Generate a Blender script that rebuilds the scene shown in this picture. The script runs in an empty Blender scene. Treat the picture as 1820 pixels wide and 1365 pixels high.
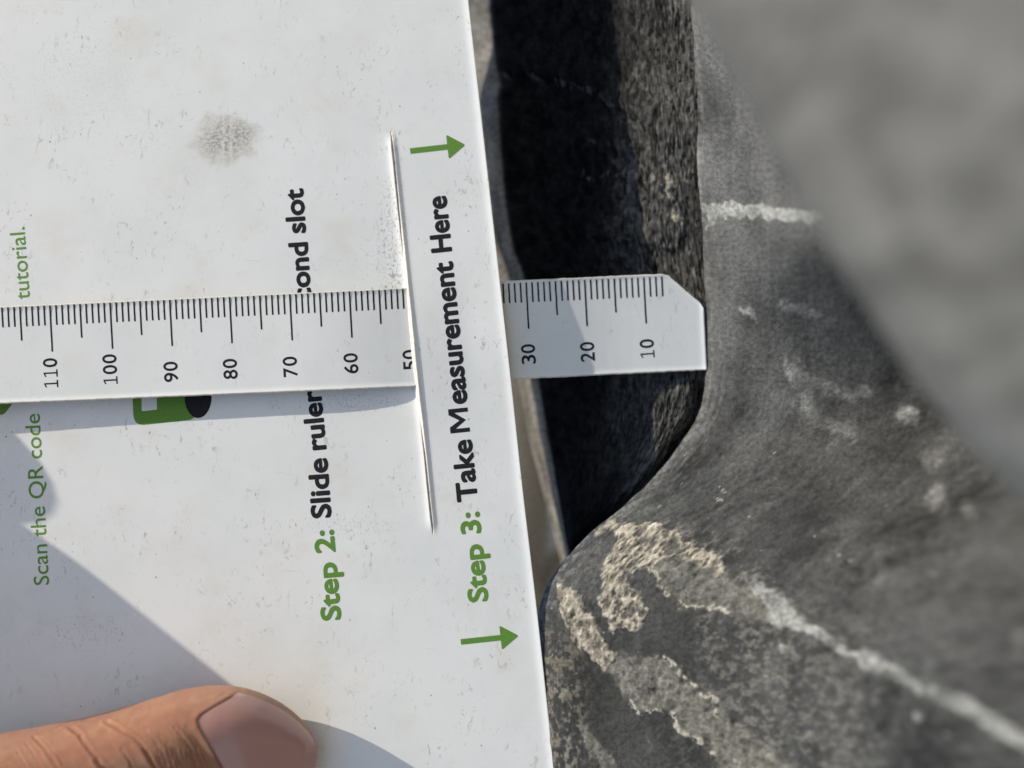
import bpy, math, random
import numpy as np
from mathutils import Matrix, Vector

random.seed(4)
# ---------------------------------------------------------------- frame
# Building frame: millimetres, x right / y up / z towards the viewer of the card face, origin at the card centre.
# The place itself stands upright: world Z is -x of that frame (the gauge points down into the tread).
D = 160.0          # lens to card, mm
K = 10.6           # photo pixels per mm on the card
CX, CY = 910.0, 682.5
def toworld(a):
    a = np.asarray(a, float)
    return np.stack([a[..., 1], -a[..., 2], -a[..., 0]], -1) * .001
def P(px, py, z):
    s = (D - z) / D
    return np.stack([(px - CX) / K * s, (CY - py) / K * s, z + 0 * s * px], -1)
TX, TY = .03, .075
def card_z(px, py, h):
    a = TX * (px - CX) / K + TY * (CY - py) / K
    return (h - a) / (1 - a / D)
def at_card(px, py, h):
    px = np.asarray(px, float); py = np.asarray(py, float)
    return P(px, py, card_z(px, py, h))

S = bpy.context.scene
COL = S.collection
# ---------------------------------------------------------------- camera
cam = bpy.data.cameras.new("camera"); co = bpy.data.objects.new("camera", cam); COL.objects.link(co)
cam.sensor_width = 36; cam.lens = 36 * D / (1820 / K)
cam.clip_start = .005; cam.clip_end = 3000
loc = toworld([0, 0, D])
m = Matrix(((0, 1, 0), (0, 0, -1), (-1, 0, 0)))      # columns = camera x, y, z in world
co.matrix_world = Matrix.Translation(loc) @ m.to_4x4()
cam.dof.use_dof = True; cam.dof.focus_distance = (D - 3) * .001; cam.dof.aperture_fstop = 8.8
S.camera = co
# ---------------------------------------------------------------- light
LI = np.array([-2.8, 1.7, 1.0])
lw = toworld(LI) * 1000; lw /= np.linalg.norm(lw)
elev = math.asin(lw[2]); azim = math.atan2(lw[0], lw[1])
world = bpy.data.worlds.new("World"); S.world = world; world.use_nodes = True
nt = world.node_tree; sky = nt.nodes.new('ShaderNodeTexSky'); sky.sky_type = 'NISHITA'; sky.sun_disc = False
sky.sun_elevation = elev; sky.sun_rotation = azim
bg = nt.nodes['Background']; bg.inputs[1].default_value = .14; nt.links.new(sky.outputs[0], bg.inputs[0])
sun = bpy.data.lights.new("sun", 'SUN'); so = bpy.data.objects.new("sun", sun); COL.objects.link(so)
sun.energy = 4.0; sun.angle = math.radians(.5); sun.color = (1, .92, .78)
so.rotation_euler = Vector(lw).to_track_quat('Z', 'Y').to_euler(); so.location = (0, 0, 3)
S.view_settings.view_transform = 'Standard'; S.view_settings.look = 'None'
S.view_settings.exposure = .13; S.view_settings.gamma = 1
S.cycles.use_denoising = True
S.cycles.max_bounces = 6

# ---------------------------------------------------------------- helpers
def field(shape, sx, sy, seed):
    """smooth random field, unit deviation; sx / sy = blob size in grid steps along columns / rows"""
    r = np.random.default_rng(seed)
    f = np.fft.rfft2(r.standard_normal(shape))
    ky = np.fft.fftfreq(shape[0])[:, None]; kx = np.fft.rfftfreq(shape[1])[None, :]
    f *= np.exp(-2 * math.pi ** 2 * ((kx * sx) ** 2 + (ky * sy) ** 2))
    o = np.fft.irfft2(f, shape); o -= o.mean()
    return o / o.std()
def fsum(shape, sx, sy, seed, n=3):
    o = 0
    for k in range(n): o = o + field(shape, sx / 2 ** k, sy / 2 ** k, seed + k) / 1.6 ** k
    return o / o.std()
def sst(a, b, x):
    t = np.clip((x - a) / (b - a), 0, 1); return t * t * (3 - 2 * t)
def polyline_d(px, py, pts):
    d = np.full(px.shape, 1e9)
    for (ax, ay), (bx, by) in zip(pts[:-1], pts[1:]):
        vx, vy = bx - ax, by - ay; L = vx * vx + vy * vy + 1e-9
        t = np.clip(((px - ax) * vx + (py - ay) * vy) / L, 0, 1)
        d = np.minimum(d, np.hypot(px - ax - t * vx, py - ay - t * vy))
    return d
def polygon_sd(px, py, pts):
    d = polyline_d(px, py, pts + [pts[0]])
    ins = np.zeros(px.shape, bool)
    for (ax, ay), (bx, by) in zip(pts, pts[1:] + [pts[0]]):
        if ay == by: continue
        c = ((ay > py) != (by > py)) & (px < (bx - ax) * (py - ay) / (by - ay) + ax)
        ins ^= c
    return np.where(ins, -d, d)
def lin(pts, x):
    p = np.array(pts, float); return np.interp(x, p[:, 0], p[:, 1])
def smoothlin(pts, x, w):
    return sum(lin(pts, x + k * w) for k in (-2, -1, 0, 1, 2)) / 5

def build(name, v, faces, mat=None, parent=None, uv=None, col=None, smooth=True, flat_faces=None):
    """v (n,3) in the building frame; faces = list of arrays of equal-length faces"""
    me = bpy.data.meshes.new(name)
    w = toworld(v).astype(np.float32)
    me.vertices.add(len(w)); me.vertices.foreach_set("co", w.ravel())
    fs = [np.asarray(f, np.int32) for f in faces if len(f)]
    li = np.concatenate([f.ravel() for f in fs]); n = sum(len(f) for f in fs)
    me.loops.add(len(li)); me.loops.foreach_set("vertex_index", li)
    tot = np.concatenate([np.full(len(f), f.shape[1], np.int32) for f in fs])
    st = np.concatenate([[0], np.cumsum(tot)[:-1]]).astype(np.int32)
    me.polygons.add(n); me.polygons.foreach_set("loop_start", st); me.polygons.foreach_set("loop_total", tot)
    me.polygons.foreach_set("use_smooth", np.full(n, smooth))
    me.update(calc_edges=True); me.validate()
    if uv is not None:
        l = me.uv_layers.new(name="photo_mm")
        l.data.foreach_set("uv", np.asarray(uv, np.float32)[li].ravel())
    if col is not None:
        a = me.color_attributes.new("Col", 'FLOAT_COLOR', 'POINT')
        c = np.ones((len(w), 4), np.float32); c[:, :3] = col
        a.data.foreach_set("color", c.ravel())
    if mat: me.materials.append(mat)
    o = bpy.data.objects.new(name, me); COL.objects.link(o)
    if parent: o.parent = parent
    return o
def gridfaces(nr, nc, off=0, flip=False):
    i = np.arange(nr * nc).reshape(nr, nc) + off
    q = np.stack([i[:-1, :-1], i[1:, :-1], i[1:, 1:], i[:-1, 1:]], -1).reshape(-1, 4)
    return q[:, ::-1] if flip else q
def empty(name, label, cat):
    o = bpy.data.objects.new(name, None); COL.objects.link(o); o.empty_display_size = .01
    o['label'] = label; o['category'] = cat; return o

class N:
    """tiny node-graph helper"""
    def __init__(s, name):
        s.m = bpy.data.materials.new(name); s.m.use_nodes = True; s.t = s.m.node_tree
        s.b = s.t.nodes['Principled BSDF']
    def n(s, kind, **k):
        o = s.t.nodes.new(kind)
        for a, v in k.items(): setattr(o, a, v)
        return o
    def l(s, a, b): s.t.links.new(a, b)
    def val(s, inp, v):
        if hasattr(v, 'links') or isinstance(v, bpy.types.NodeSocket): s.l(v, inp)
        else: inp.default_value = v
    def math(s, op, a, b=0, c=None, clamp=False):
        o = s.n('ShaderNodeMath', operation=op, use_clamp=clamp); s.val(o.inputs[0], a); s.val(o.inputs[1], b)
        if c is not None: s.val(o.inputs[2], c)
        return o.outputs[0]
    def uv(s):
        return s.n('ShaderNodeUVMap', uv_map="photo_mm").outputs[0]
    def map(s, vec, loc=(0, 0, 0), rot=0, sc=(1, 1, 1)):
        o = s.n('ShaderNodeMapping', vector_type='POINT'); s.l(vec, o.inputs[0])
        o.inputs[1].default_value = loc; o.inputs[2].default_value = (0, 0, rot); o.inputs[3].default_value = sc
        return o.outputs[0]
    def noise(s, vec, scale, detail=3, rough=.55, dist=0):
        o = s.n('ShaderNodeTexNoise'); s.l(vec, o.inputs['Vector'])
        o.inputs['Scale'].default_value = scale; o.inputs['Detail'].default_value = detail
        o.inputs['Roughness'].default_value = rough; o.inputs['Distortion'].default_value = dist
        return o.outputs[0]
    def ramp(s, f, a, b, lo=0., hi=1.):
        o = s.n('ShaderNodeMapRange', interpolation_type='SMOOTHSTEP'); s.l(f, o.inputs[0])
        o.inputs[1].default_value = a; o.inputs[2].default_value = b; o.inputs[3].default_value = lo; o.inputs[4].default_value = hi
        return o.outputs[0]
    def mix(s, f, a, b):
        o = s.n('ShaderNodeMix', data_type='RGBA'); s.val(o.inputs[0], f)
        for i, v in ((6, a), (7, b)):
            if isinstance(v, tuple): o.inputs[i].default_value = (*v, 1)
            else: s.l(v, o.inputs[i])
        return o.outputs[2]
    def bump(s, h, dist, strength=1.):
        o = s.n('ShaderNodeBump'); s.l(h, o.inputs['Height']); o.inputs['Distance'].default_value = dist
        o.inputs['Strength'].default_value = strength; s.l(o.outputs[0], s.b.inputs['Normal'])
    def fin(s, col=None, rough=None, spec=None):
        if col is not None:
            if isinstance(col, tuple): s.b.inputs['Base Color'].default_value = (*col, 1)
            else: s.l(col, s.b.inputs['Base Color'])
        if rough is not None: s.val(s.b.inputs['Roughness'], rough)
        if spec is not None: s.b.inputs['Specular IOR Level'].default_value = spec
        return s.m

# ---------------------------------------------------------------- materials
def plastic(name, dirt=1.0, smudge=True):
    """white printed plastic; uv = card coordinates, 100 px of the photo per unit"""
    g = N(name); uv = g.uv()
    big = g.noise(uv, .55, 4, .6)
    c = g.mix(g.ramp(big, .35, .7), (.80, .805, .795), (.745, .76, .75))
    warm = g.noise(g.map(uv, (7, 3, 0)), .9, 5, .65)
    c = g.mix(g.math('MULTIPLY', g.ramp(warm, .5, .75), .45 * dirt), c, (.70, .66, .58))
    # film of grime in scuffed strokes
    st = g.noise(g.map(uv, rot=.25, sc=(9, 4.5, 1)), 1.0, 4, .7, 1.2)
    pat = g.noise(g.map(uv, (2, 9, 0)), 1.1, 3, .6)
    f1 = g.math('MULTIPLY', g.ramp(st, .56, .70), g.ramp(pat, .42, .66))
    c = g.mix(g.math('MULTIPLY', f1, .85 * dirt), c, (.40, .38, .34))
    # single specks
    v = g.n('ShaderNodeTexVoronoi', feature='F1'); g.l(g.map(uv, sc=(9, 7, 1)), v.inputs['Vector']); v.inputs['Scale'].default_value = 1
    sep = g.n('ShaderNodeSeparateColor'); g.l(v.outputs['Color'], sep.inputs[0])
    rad = g.math('MULTIPLY', g.math('SUBTRACT', sep.outputs[0], .60), .42)
    sp = g.math('MULTIPLY', g.ramp(g.math('SUBTRACT', rad, v.outputs['Distance']), 0, .05), g.ramp(g.noise(g.map(uv, (1, 1, 0)), 2.2, 2), .45, .6))
    c = g.mix(g.math('MULTIPLY', sp, .8 * dirt), c, (.22, .21, .19))
    fine = g.noise(uv, 42, 2, .6)
    c = g.mix(g.math('MULTIPLY', g.ramp(fine, .62, .8), .22 * dirt), c, (.45, .44, .41))
    # curved hairline scratches
    w = g.n('ShaderNodeTexWave', wave_type='RINGS', bands_direction='Z'); g.l(g.map(uv, (-3.2, -7.9, 0)), w.inputs['Vector'])
    w.inputs['Scale'].default_value = .9; w.inputs['Distortion'].default_value = 7; w.inputs['Detail'].default_value = 3
    scm = g.math('MULTIPLY', g.ramp(w.outputs['Fac'], .994, 1.0), g.ramp(g.noise(g.map(uv, (4, 2, 0)), 1.6, 2), .60, .72))
    c = g.mix(g.math('MULTIPLY', scm, .22 * dirt), c, (.35, .34, .33))
    if smudge:
        def blob(x, y, rx, ry, a=0):
            q = g.map(uv, rot=0, sc=(1, 1, 1))
            o = g.n('ShaderNodeVectorMath', operation='SUBTRACT'); g.l(q, o.inputs[0]); o.inputs[1].default_value = (x, y, 0)
            o2 = g.n('ShaderNodeVectorMath', operation='DIVIDE'); g.l(g.map(o.outputs[0], rot=a), o2.inputs[0]); o2.inputs[1].default_value = (rx, ry, 1)
            o3 = g.n('ShaderNodeVectorMath', operation='LENGTH'); g.l(o2.outputs[0], o3.inputs[0])
            wob = g.noise(uv, 3.2, 3)
            return g.math('SUBTRACT', o3.outputs['Value'], g.math('MULTIPLY', g.math('SUBTRACT', wob, .5), 1.1))
        b = blob(4.02, 2.47, .62, .47, .2)
        veil = g.ramp(b, 1.15, .7)
        core = g.math('MULTIPLY', g.ramp(b, 1.0, .35), g.ramp(g.noise(g.map(uv, rot=.6, sc=(17, 20, 1)), 1, 4, .75), .42, .60))
        x = g.n('ShaderNodeSeparateXYZ'); g.l(uv, x.inputs[0])
        lines = g.math('MAXIMUM', g.ramp(g.math('ABSOLUTE', g.math('SUBTRACT', x.outputs[0], 3.97)), .012, .03, 1, 0),
                       g.ramp(g.math('ABSOLUTE', g.math('SUBTRACT', x.outputs[0], 4.11)), .012, .035, 1, 0))
        keep = g.math('SUBTRACT', 1, g.math('MULTIPLY', lines, .45))
        c = g.mix(g.math('MULTIPLY', g.math('MULTIPLY', veil, .5), keep), c, (.56, .52, .44))
        c = g.mix(g.math('MULTIPLY', g.math('MULTIPLY', core, .75), keep), c, (.20, .19, .17))
        for (bx, by, rx, ry, k, th) in ((6.95, 4.25, .32, 1.5, .6, .50), (6.5, 5.0, .5, 1.2, .3, .56), (2.9, 2.3, .9, .5, .25, .56), (6.4, 7.12, 1.1, .25, .45, .52), (6.3, 9.35, .9, .2, .35, .5), (1.5, 1.5, 1.4, 1.1, .12, .5),
                                        (1.6, 11.2, 1.1, .5, .3, .54), (3.6, 5.9, .9, .7, .12, .5)):
            bb = g.math('MULTIPLY', g.ramp(blob(bx, by, rx, ry), 1.1, .4), g.ramp(g.noise(g.map(uv, (by, 0, 0), sc=(22, 15, 1)), 1, 3, .7), th, th + .16))
            c = g.mix(g.math('MULTIPLY', bb, k), c, (.20, .185, .15))
    h = g.math('ADD', g.noise(uv, 5, 4, .6), g.math('MULTIPLY', g.noise(uv, 60, 2), .25))
    g.bump(h, .00002, .6)
    return g.fin(c, .42, .45)
M_card = plastic("white_card_plastic")
M_ruler = plastic("white_ruler_plastic", .55, False)

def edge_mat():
    g = N("cut_edge_sunlit_cream"); uv = g.uv()
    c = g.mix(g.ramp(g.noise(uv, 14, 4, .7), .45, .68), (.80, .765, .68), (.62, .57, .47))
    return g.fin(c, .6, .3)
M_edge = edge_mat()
def ink(name, a, b):
    g = N(name); uv = g.uv()
    c = g.mix(g.ramp(g.noise(uv, 55, 3, .7), .42, .64), a, b)
    return g.fin(c, .75, .12)
M_black = ink("black_ink", (.012, .013, .016), (.035, .036, .04))
M_green = ink("green_ink", (.10, .24, .035), (.17, .33, .075))
M_green_thin = ink("green_thin_ink", (.12, .27, .04), (.17, .34, .07))
M_tick = ink("ruler_ink", (.012, .014, .018), (.03, .032, .04))
M_white_ink = ink("white_print", (.74, .76, .77), (.70, .72, .74))

def rubber(name, bumpd=.00008, sc=1.0, rough=.8, spec=.3, aniso=1.0, lo=.62, hi=1.35):
    g = N(name); uv = g.uv()
    a = g.n('ShaderNodeAttribute', attribute_name="Col").outputs['Color']
    f = g.noise(g.map(uv, sc=(1, aniso, 1)), 13 * sc, 6, .72)
    mul = g.n('ShaderNodeMix', data_type='RGBA', blend_type='MULTIPLY'); mul.inputs[0].default_value = 1
    g.l(a, mul.inputs[6]); r = g.ramp(f, .34, .68, lo, hi)
    cc = g.n('ShaderNodeCombineColor')
    for i in range(3): g.l(r, cc.inputs[i])
    g.l(cc.outputs[0], mul.inputs[7])
    h = g.math('ADD', f, g.math('MULTIPLY', g.noise(uv, 90 * sc, 2), .4))
    g.bump(h, bumpd, .8)
    return g.fin(mul.outputs[2], rough, spec)
M_floor = rubber("dusty_rubber", .00028, rough=.72, spec=.35, lo=.66, hi=1.34)
M_wall = rubber("dark_rubber", .00010, spec=.04, rough=.9)
M_near = rubber("grey_rubber_near", .0002, .3)

# ---------------------------------------------------------------- ground far below (out of the frame, it only bounces light)
g = N("dry_ground"); tc = g.n('ShaderNodeTexCoord').outputs['Object']
M_ground = g.fin(g.mix(g.ramp(g.noise(tc, 3, 6, .6), .35, .65), (.16, .13, .10), (.24, .20, .16)), .95, .1)
me = bpy.data.meshes.new("ground")
me.from_pydata([(-800, -800, -1.1), (800, -800, -1.1), (800, 800, -1.1), (-800, 800, -1.1)], [], [(0, 1, 2, 3)])
me.materials.append(M_ground); gr = bpy.data.objects.new("ground", me); COL.objects.link(gr); gr['kind'] = 'structure'

# ================================================================ the tyre
tyre = empty("tyre", "worn grey rubber tyre with deep tread lugs, dusty and streaked with dried mud", "tyre")
CREST = [(-200, 1212), (-40, 1222), (60, 1230), (200, 1238), (330, 1243), (450, 1249), (560, 1255), (640, 1256), (700, 1250), (740, 1240),
         (775, 1220), (810, 1193), (845, 1166), (890, 1120), (935, 1060), (985, 1010), (1030, 975), (1085, 956), (1160, 951), (1260, 956), (1400, 968), (1600, 990)]
def crest(py): return smoothlin(CREST, py, 8)

# ---- groove floor + the flank of the muddy lug: one moulded surface
py1 = np.arange(-110, 1480, 1.9)
du = np.concatenate([np.linspace(0, 40, 34), 40 + np.cumsum(np.linspace(1.3, 2.6, 330)), ])
du = np.concatenate([du, du[-1] + np.cumsum(np.linspace(2.8, 9, 60))])
PY, DU = np.meshgrid(py1, du, indexing='ij')
CR = crest(PY)
PX = CR + DU
shape = PX.shape
po0 = CR - CX
low = sst(420, 1090, PY); lo2 = sst(760, 985, PY); lo3 = sst(720, 900, PY)
kk = .17 + low * (2.6 - 1.9 * sst(150, 750, DU))
zz = D * (PX - CX - po0) / (np.maximum(PX - CX, 60) + K * D * kk)
w = 26 + 40 * sst(700, 1000, PY); r = 3.2 + .6 * lo2
zz += -6.4 + lo2 * (7.2 + (PY - 682) * .0066) - r * (1 - np.sqrt(np.clip(1 - (1 - np.minimum(DU / w, 1)) ** 2, 0, 1)))
# warp fields for ragged outlines
wx = fsum(shape, 4, 4, 11, 3) * 3.4 + field(shape, 14, 14, 15) * 2; wy = fsum(shape, 4, 4, 21, 3) * 3.4 + field(shape, 14, 14, 25) * 2
QX, QY = PX + wx, PY + wy
A = PX - 0 * PX
gritty = fsum(shape, 2.2, 2.2, 31, 3); coarse = field(shape, 9, 9, 35); streak = fsum(shape, 4, 34, 37, 3)
def poly(p, soft=3): return sst(soft, -soft, polygon_sd(QX, QY, p))
def line(p, wd, soft=3, widen=None):
    d = polyline_d(QX, QY, p); return sst(wd + soft, wd - soft, d)
TANP = [(1090,930),(1125,930),(1170,935),(1195,950),(1210,965),(1235,975),(1250,985),(1275,990),(1290,1000),(1290,1020),(1262,1012),(1240,1010),(1225,1000),(1195,990),(1170,1000),(1165,1020),(1180,1050),(1170,1048),(1155,1020),(1150,1010),(1130,1010),(1112,1020),(1112,1035),(1125,1045),(1145,1060),(1151,1080),(1145,1105),(1128,1122),(1105,1118),(1090,1120),(1075,1100),(1068,1080),(1062,1066),(1070,1050),(1070,1025),(1080,990),(1092,960),(1090,945)]
tan = poly(TANP)
tanrim = sst(5, 1, np.abs(polygon_sd(QX, QY, TANP) + 3))
tan *= .38 + .62 * np.maximum(tanrim * .9, sst(-.7, .5, gritty + .5 * coarse))
tan = np.maximum(tan, .95 * poly([(1056, 950), (1084, 922), (1096, 930), (1078, 944), (1060, 955)], 2))
diag = poly([(990,1036),(1010,1042),(1030,1052),(1038,1082),(1058,1108),(1078,1145),(1098,1162),(1088,1180),(1070,1188),(1045,1170),(1020,1134),(1000,1092),(990,1060)]) * (.92 + .08 * sst(-.5, .5, gritty))
tan = np.maximum(tan, diag)
film = poly([(1195,990),(1225,1000),(1262,1012),(1290,1020),(1320,1045),(1350,1035),(1380,1045),(1410,1075),(1430,1100),(1425,1120),(1380,1118),(1340,1105),(1290,1090),(1240,1085),(1200,1075),(1180,1050),(1165,1020),(1170,1000)], 7) * .75
film = np.maximum(film, .95 * poly([(1070,1150),(1130,1163),(1185,1172),(1210,1185),(1215,1200),(1235,1220),(1270,1245),(1300,1270),(1340,1300),(1380,1330),(1420,1370),(1440,1420),(1300,1420),(1270,1345),(1225,1310),(1200,1275),(1190,1265),(1160,1262),(1135,1255),(1112,1238),(1110,1225),(1088,1195),(1060,1175)], 6))
film = np.maximum(film, .45 * poly([(1240,1085),(1340,1100),(1420,1150),(1390,1260),(1300,1230),(1245,1180)], 14) * sst(-.2, .8, gritty))
film = np.maximum(film, .5 * sst(45, 10, polyline_d(QX, QY, [(1180, 950), (1260, 985), (1330, 1020)])) * sst(.2, 1., gritty))
film = np.maximum(film, .8 * poly([(1030, 1285), (1045, 1290), (1080, 1335), (1110, 1385), (1080, 1390), (1050, 1340)], 4))
film = np.maximum(film, .55 * tan)
film = np.maximum(film, .42 * sst(260, 60, np.hypot(QX - 1400, (QY - 1290) * 1.1)) * sst(-.1, 1.1, gritty + .5 * coarse))
film = np.maximum(film, .55 * line([(1000, 1230), (1010, 1290), (1015, 1380)], 12, 14) * sst(-.1, .7, gritty))
rim = np.maximum.reduce([line(p, wd, 2.0) for p, wd in (([(1120,1246),(1150,1262),(1180,1264),(1195,1275),(1210,1300),(1240,1320),(1275,1342)], 3.6),
      ([(1185,1173),(1212,1185),(1212,1200),(1225,1215),(1245,1230),(1265,1243)], 2.6), ([(1164, 1015), (1182, 1050), (1205, 1068), (1235, 1078), (1270, 1082), (1310, 1092)], 3.0),
      ([(1262, 1238), (1278, 1250), (1272, 1270)], 3.5))])
rim *= sst(-1.1, .1, gritty)
pale = poly([(1350,1033),(1370,1045),(1390,1060),(1415,1095),(1430,1105),(1425,1120),(1400,1115),(1375,1115),(1365,1100),(1360,1075),(1340,1050)], 4) * .8
pl = polyline_d(QX, QY, [(1425,1108),(1445,1115),(1465,1130),(1500,1150),(1530,1165),(1555,1185),(1600,1200),(1640,1225),(1700,1250),(1760,1285),(1850,1335),(1950,1390)])
pw = 7 + 7 * sst(1450, 1800, PX)
pale = np.maximum(pale, sst(pw + 5, pw - 4, pl) * (.5 + .3 * sst(-.6, .6, coarse) + .2 * sst(-.5, .5, gritty)))
def spot(x, y, rx, ry, ang=0, k=1.0, soft=.75):
    c, s = math.cos(ang), math.sin(ang); dx, dy = QX - x, QY - y
    e = np.hypot((c * dx + s * dy) / rx, (-s * dx + c * dy) / ry); return k * sst(1 + soft, 1 - soft, e)
for a in ((1555, 1180, 18, 13, .5, .9), (1320, 553, 8, 6, 0, .9), (1332, 563, 14, 7, .5, 1.), (1408, 662, 11, 20, -.1, .75), (1605, 738, 17, 16, 0, .95), (1655, 818, 15, 16, 0, .3),
          (1668, 885, 17, 19, 0, .65), (1725, 905, 14, 16, 0, .4), (1635, 1271, 9, 8, 0, .9), (1395, 545, 9, 8, 0, .4), (1435, 725, 13, 20, -.4, .45), (1505, 765, 14, 12, 0, .35),
          (1535, 700, 13, 12, 0, .35), (1392, 1151, 7, 6, 0, .8), (1420, 655, 8, 8, 0, .3), (1565, 1010, 9, 30, -.1, .16), (1475, 580, 9, 8, 0, .2), (1535, 1125, 10, 18, 0, .15), (1810, 1140, 15, 24, 0, .3),
          (1288, 873, 3.2, 3.2, 0, .95), (1279, 866, 2.6, 2.6, 0, .8), (1279, 890, 2.4, 2.4, 0, .8), (1262, 383, 12, 17, 0, .8), (1375, 1065, 26, 16, .7, .3)):
    pale = np.maximum(pale, spot(*a))
pale = np.maximum(pale, line([(1252, 372), (1330, 377), (1440, 384), (1520, 392)], 12, 4) * (.88 + .12 * sst(-.6, .6, coarse)))
pale = np.maximum(pale, poly([(1249, 352), (1262, 372), (1262, 392), (1254, 408), (1250, 395)], 3))
pale = np.maximum(pale, .4 * line([(1400, 548), (1455, 560)], 6, 6)); pale = np.maximum(pale, .35 * line([(1425, 676), (1520, 712)], 8, 8)); pale = np.maximum(pale, .3 * line([(1445, 745), (1510, 775)], 8, 8))
pale = np.maximum(pale, .5 * sst(5, 1, np.abs(PX - 1243 - .018 * (PY - 250))) * sst(160, 240, PY) * sst(470, 380, PY) * sst(-.7, .6, streak))
glint_speck = (field(shape, 1.5, 1.5, 41) > 3.05) * sst(700, 850, PY) * .5  # bright colour specks painted in for shiny glints
# base albedo
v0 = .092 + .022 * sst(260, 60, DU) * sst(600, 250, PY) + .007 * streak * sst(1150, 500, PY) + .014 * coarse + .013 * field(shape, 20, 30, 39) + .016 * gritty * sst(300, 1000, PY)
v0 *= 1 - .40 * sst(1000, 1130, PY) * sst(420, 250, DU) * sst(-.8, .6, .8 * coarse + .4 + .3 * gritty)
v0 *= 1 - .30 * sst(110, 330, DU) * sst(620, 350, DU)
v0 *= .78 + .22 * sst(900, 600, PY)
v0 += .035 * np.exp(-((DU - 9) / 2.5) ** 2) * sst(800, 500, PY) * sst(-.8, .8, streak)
v0 += .05 * sst(60, 0, DU) * sst(500, 1000, PY) * sst(-.3, 1.2, gritty)
v0 += .030 * sst(.7, 2.2, field(shape, 4, 15, 45)) * sst(110, 220, DU) * sst(500, 800, PY)
tanband = sst(60, 25, np.abs(DU - 40)) * sst(1100, 1180, PY) * sst(.0, 1.3, gritty + .8 * coarse)
v0 = np.clip(v0, .022, .25)
col = np.stack([v0 * .99, v0 * 1.0, v0 * .96], -1)
def over(col, m, c, vary=None):
    c = np.array(c)[None, None, :] * (1 + (0 if vary is None else vary)[..., None] if vary is not None else 1)
    return col * (1 - m[..., None]) + c * m[..., None]
col = over(col, np.clip(tanband, 0, 1) * .45, (.25, .215, .155))
col = over(col, film, (.155, .15, .128), .26 * gritty)
col = over(col, pale, (.31, .315, .295), .10 * coarse + .13 * gritty)
col = over(col, np.clip(tan, 0, 1), (.30, .27, .215), .34 * gritty)
col = over(col, np.clip(rim, 0, 1), (.46, .43, .36))
col = over(col, np.clip(glint_speck, 0, 1), (.4, .39, .36))
edge_near = (.12 * sst(18, 4, DU) * sst(1020, 900, PY) * sst(-.6, .5, gritty))
col = over(col, np.clip(edge_near, 0, 1), (.35, .33, .28))
col = np.clip(col, .012, .6)
# relief, along the (approximately viewer-facing) normal: mostly z and -x
rel = .22 * tan + .10 * film + .16 * rim + .12 * pale + gritty * (.022 + .05 * tan + .05 * film) + .05 * coarse
rel += .11 * fsum(shape, 2.5, 9, 51, 3) * sst(60, 20, DU) * sst(1010, 930, PY)
rel -= .12 * sst(2.2, .4, polyline_d(QX, QY, [(1015, 985), (1030, 965), (1062, 995), (1090, 985)])) * 1.0
zz = zz + .0 * rel
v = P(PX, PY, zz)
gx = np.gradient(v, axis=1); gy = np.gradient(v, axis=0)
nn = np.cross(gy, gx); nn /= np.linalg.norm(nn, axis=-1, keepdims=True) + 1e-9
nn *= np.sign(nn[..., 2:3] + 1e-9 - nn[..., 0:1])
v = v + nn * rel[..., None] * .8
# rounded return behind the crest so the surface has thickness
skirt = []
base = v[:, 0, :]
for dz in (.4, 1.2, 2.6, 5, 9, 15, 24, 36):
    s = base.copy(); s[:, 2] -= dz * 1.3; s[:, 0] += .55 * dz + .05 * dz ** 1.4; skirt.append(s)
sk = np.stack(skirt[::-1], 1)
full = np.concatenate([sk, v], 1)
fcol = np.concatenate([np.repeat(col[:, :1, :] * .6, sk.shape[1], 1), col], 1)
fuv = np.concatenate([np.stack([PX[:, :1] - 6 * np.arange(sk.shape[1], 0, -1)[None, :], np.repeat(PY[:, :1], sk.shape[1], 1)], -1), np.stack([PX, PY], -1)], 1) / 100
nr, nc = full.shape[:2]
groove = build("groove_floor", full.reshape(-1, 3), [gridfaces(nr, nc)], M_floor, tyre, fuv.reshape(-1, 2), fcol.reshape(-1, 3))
groove['label'] = "dusty groove floor rising into a mud-streaked lug flank"

# ---- the lug behind the gauge: its shaded flank, rounded shoulder and top
TOP = [(-200, 864), (0, 872), (100, 880), (132, 886), (146, 892), (170, 884), (250, 890), (330, 896), (400, 905), (450, 915), (485, 930), (560, 940), (670, 957), (780, 975), (900, 995), (990, 1012), (1100, 1032), (1250, 1050)]
LEFT = [(-200, 780), (0, 800), (130, 810), (400, 840), (560, 885), (620, 906), (675, 922), (780, 940), (850, 960), (950, 985), (1010, 1000), (1100, 1015), (1250, 1030)]
py2 = np.arange(-110, 1180, 1.9)
a1 = np.linspace(0, 1, 26); a2 = np.linspace(0, 1, 330)[1:]
PYb = np.repeat(py2[:, None], len(a1) + len(a2), 1)
top = smoothlin(TOP, py2, 5)[:, None]; lef = smoothlin(LEFT, py2, 8)[:, None]; cr = (crest(py2) + 34)[:, None]
cr = np.maximum(cr, top + 60)
PXb = np.concatenate([lef + (top - lef) * a1[None, :], top + (cr - top) * (a2[None, :] ** .8)], 1)
tt = np.concatenate([np.repeat(a1[None, :], len(py2), 0) - 1, np.repeat(a2[None, :] ** .8, len(py2), 0)], 1)
ztop = -30.0
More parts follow.
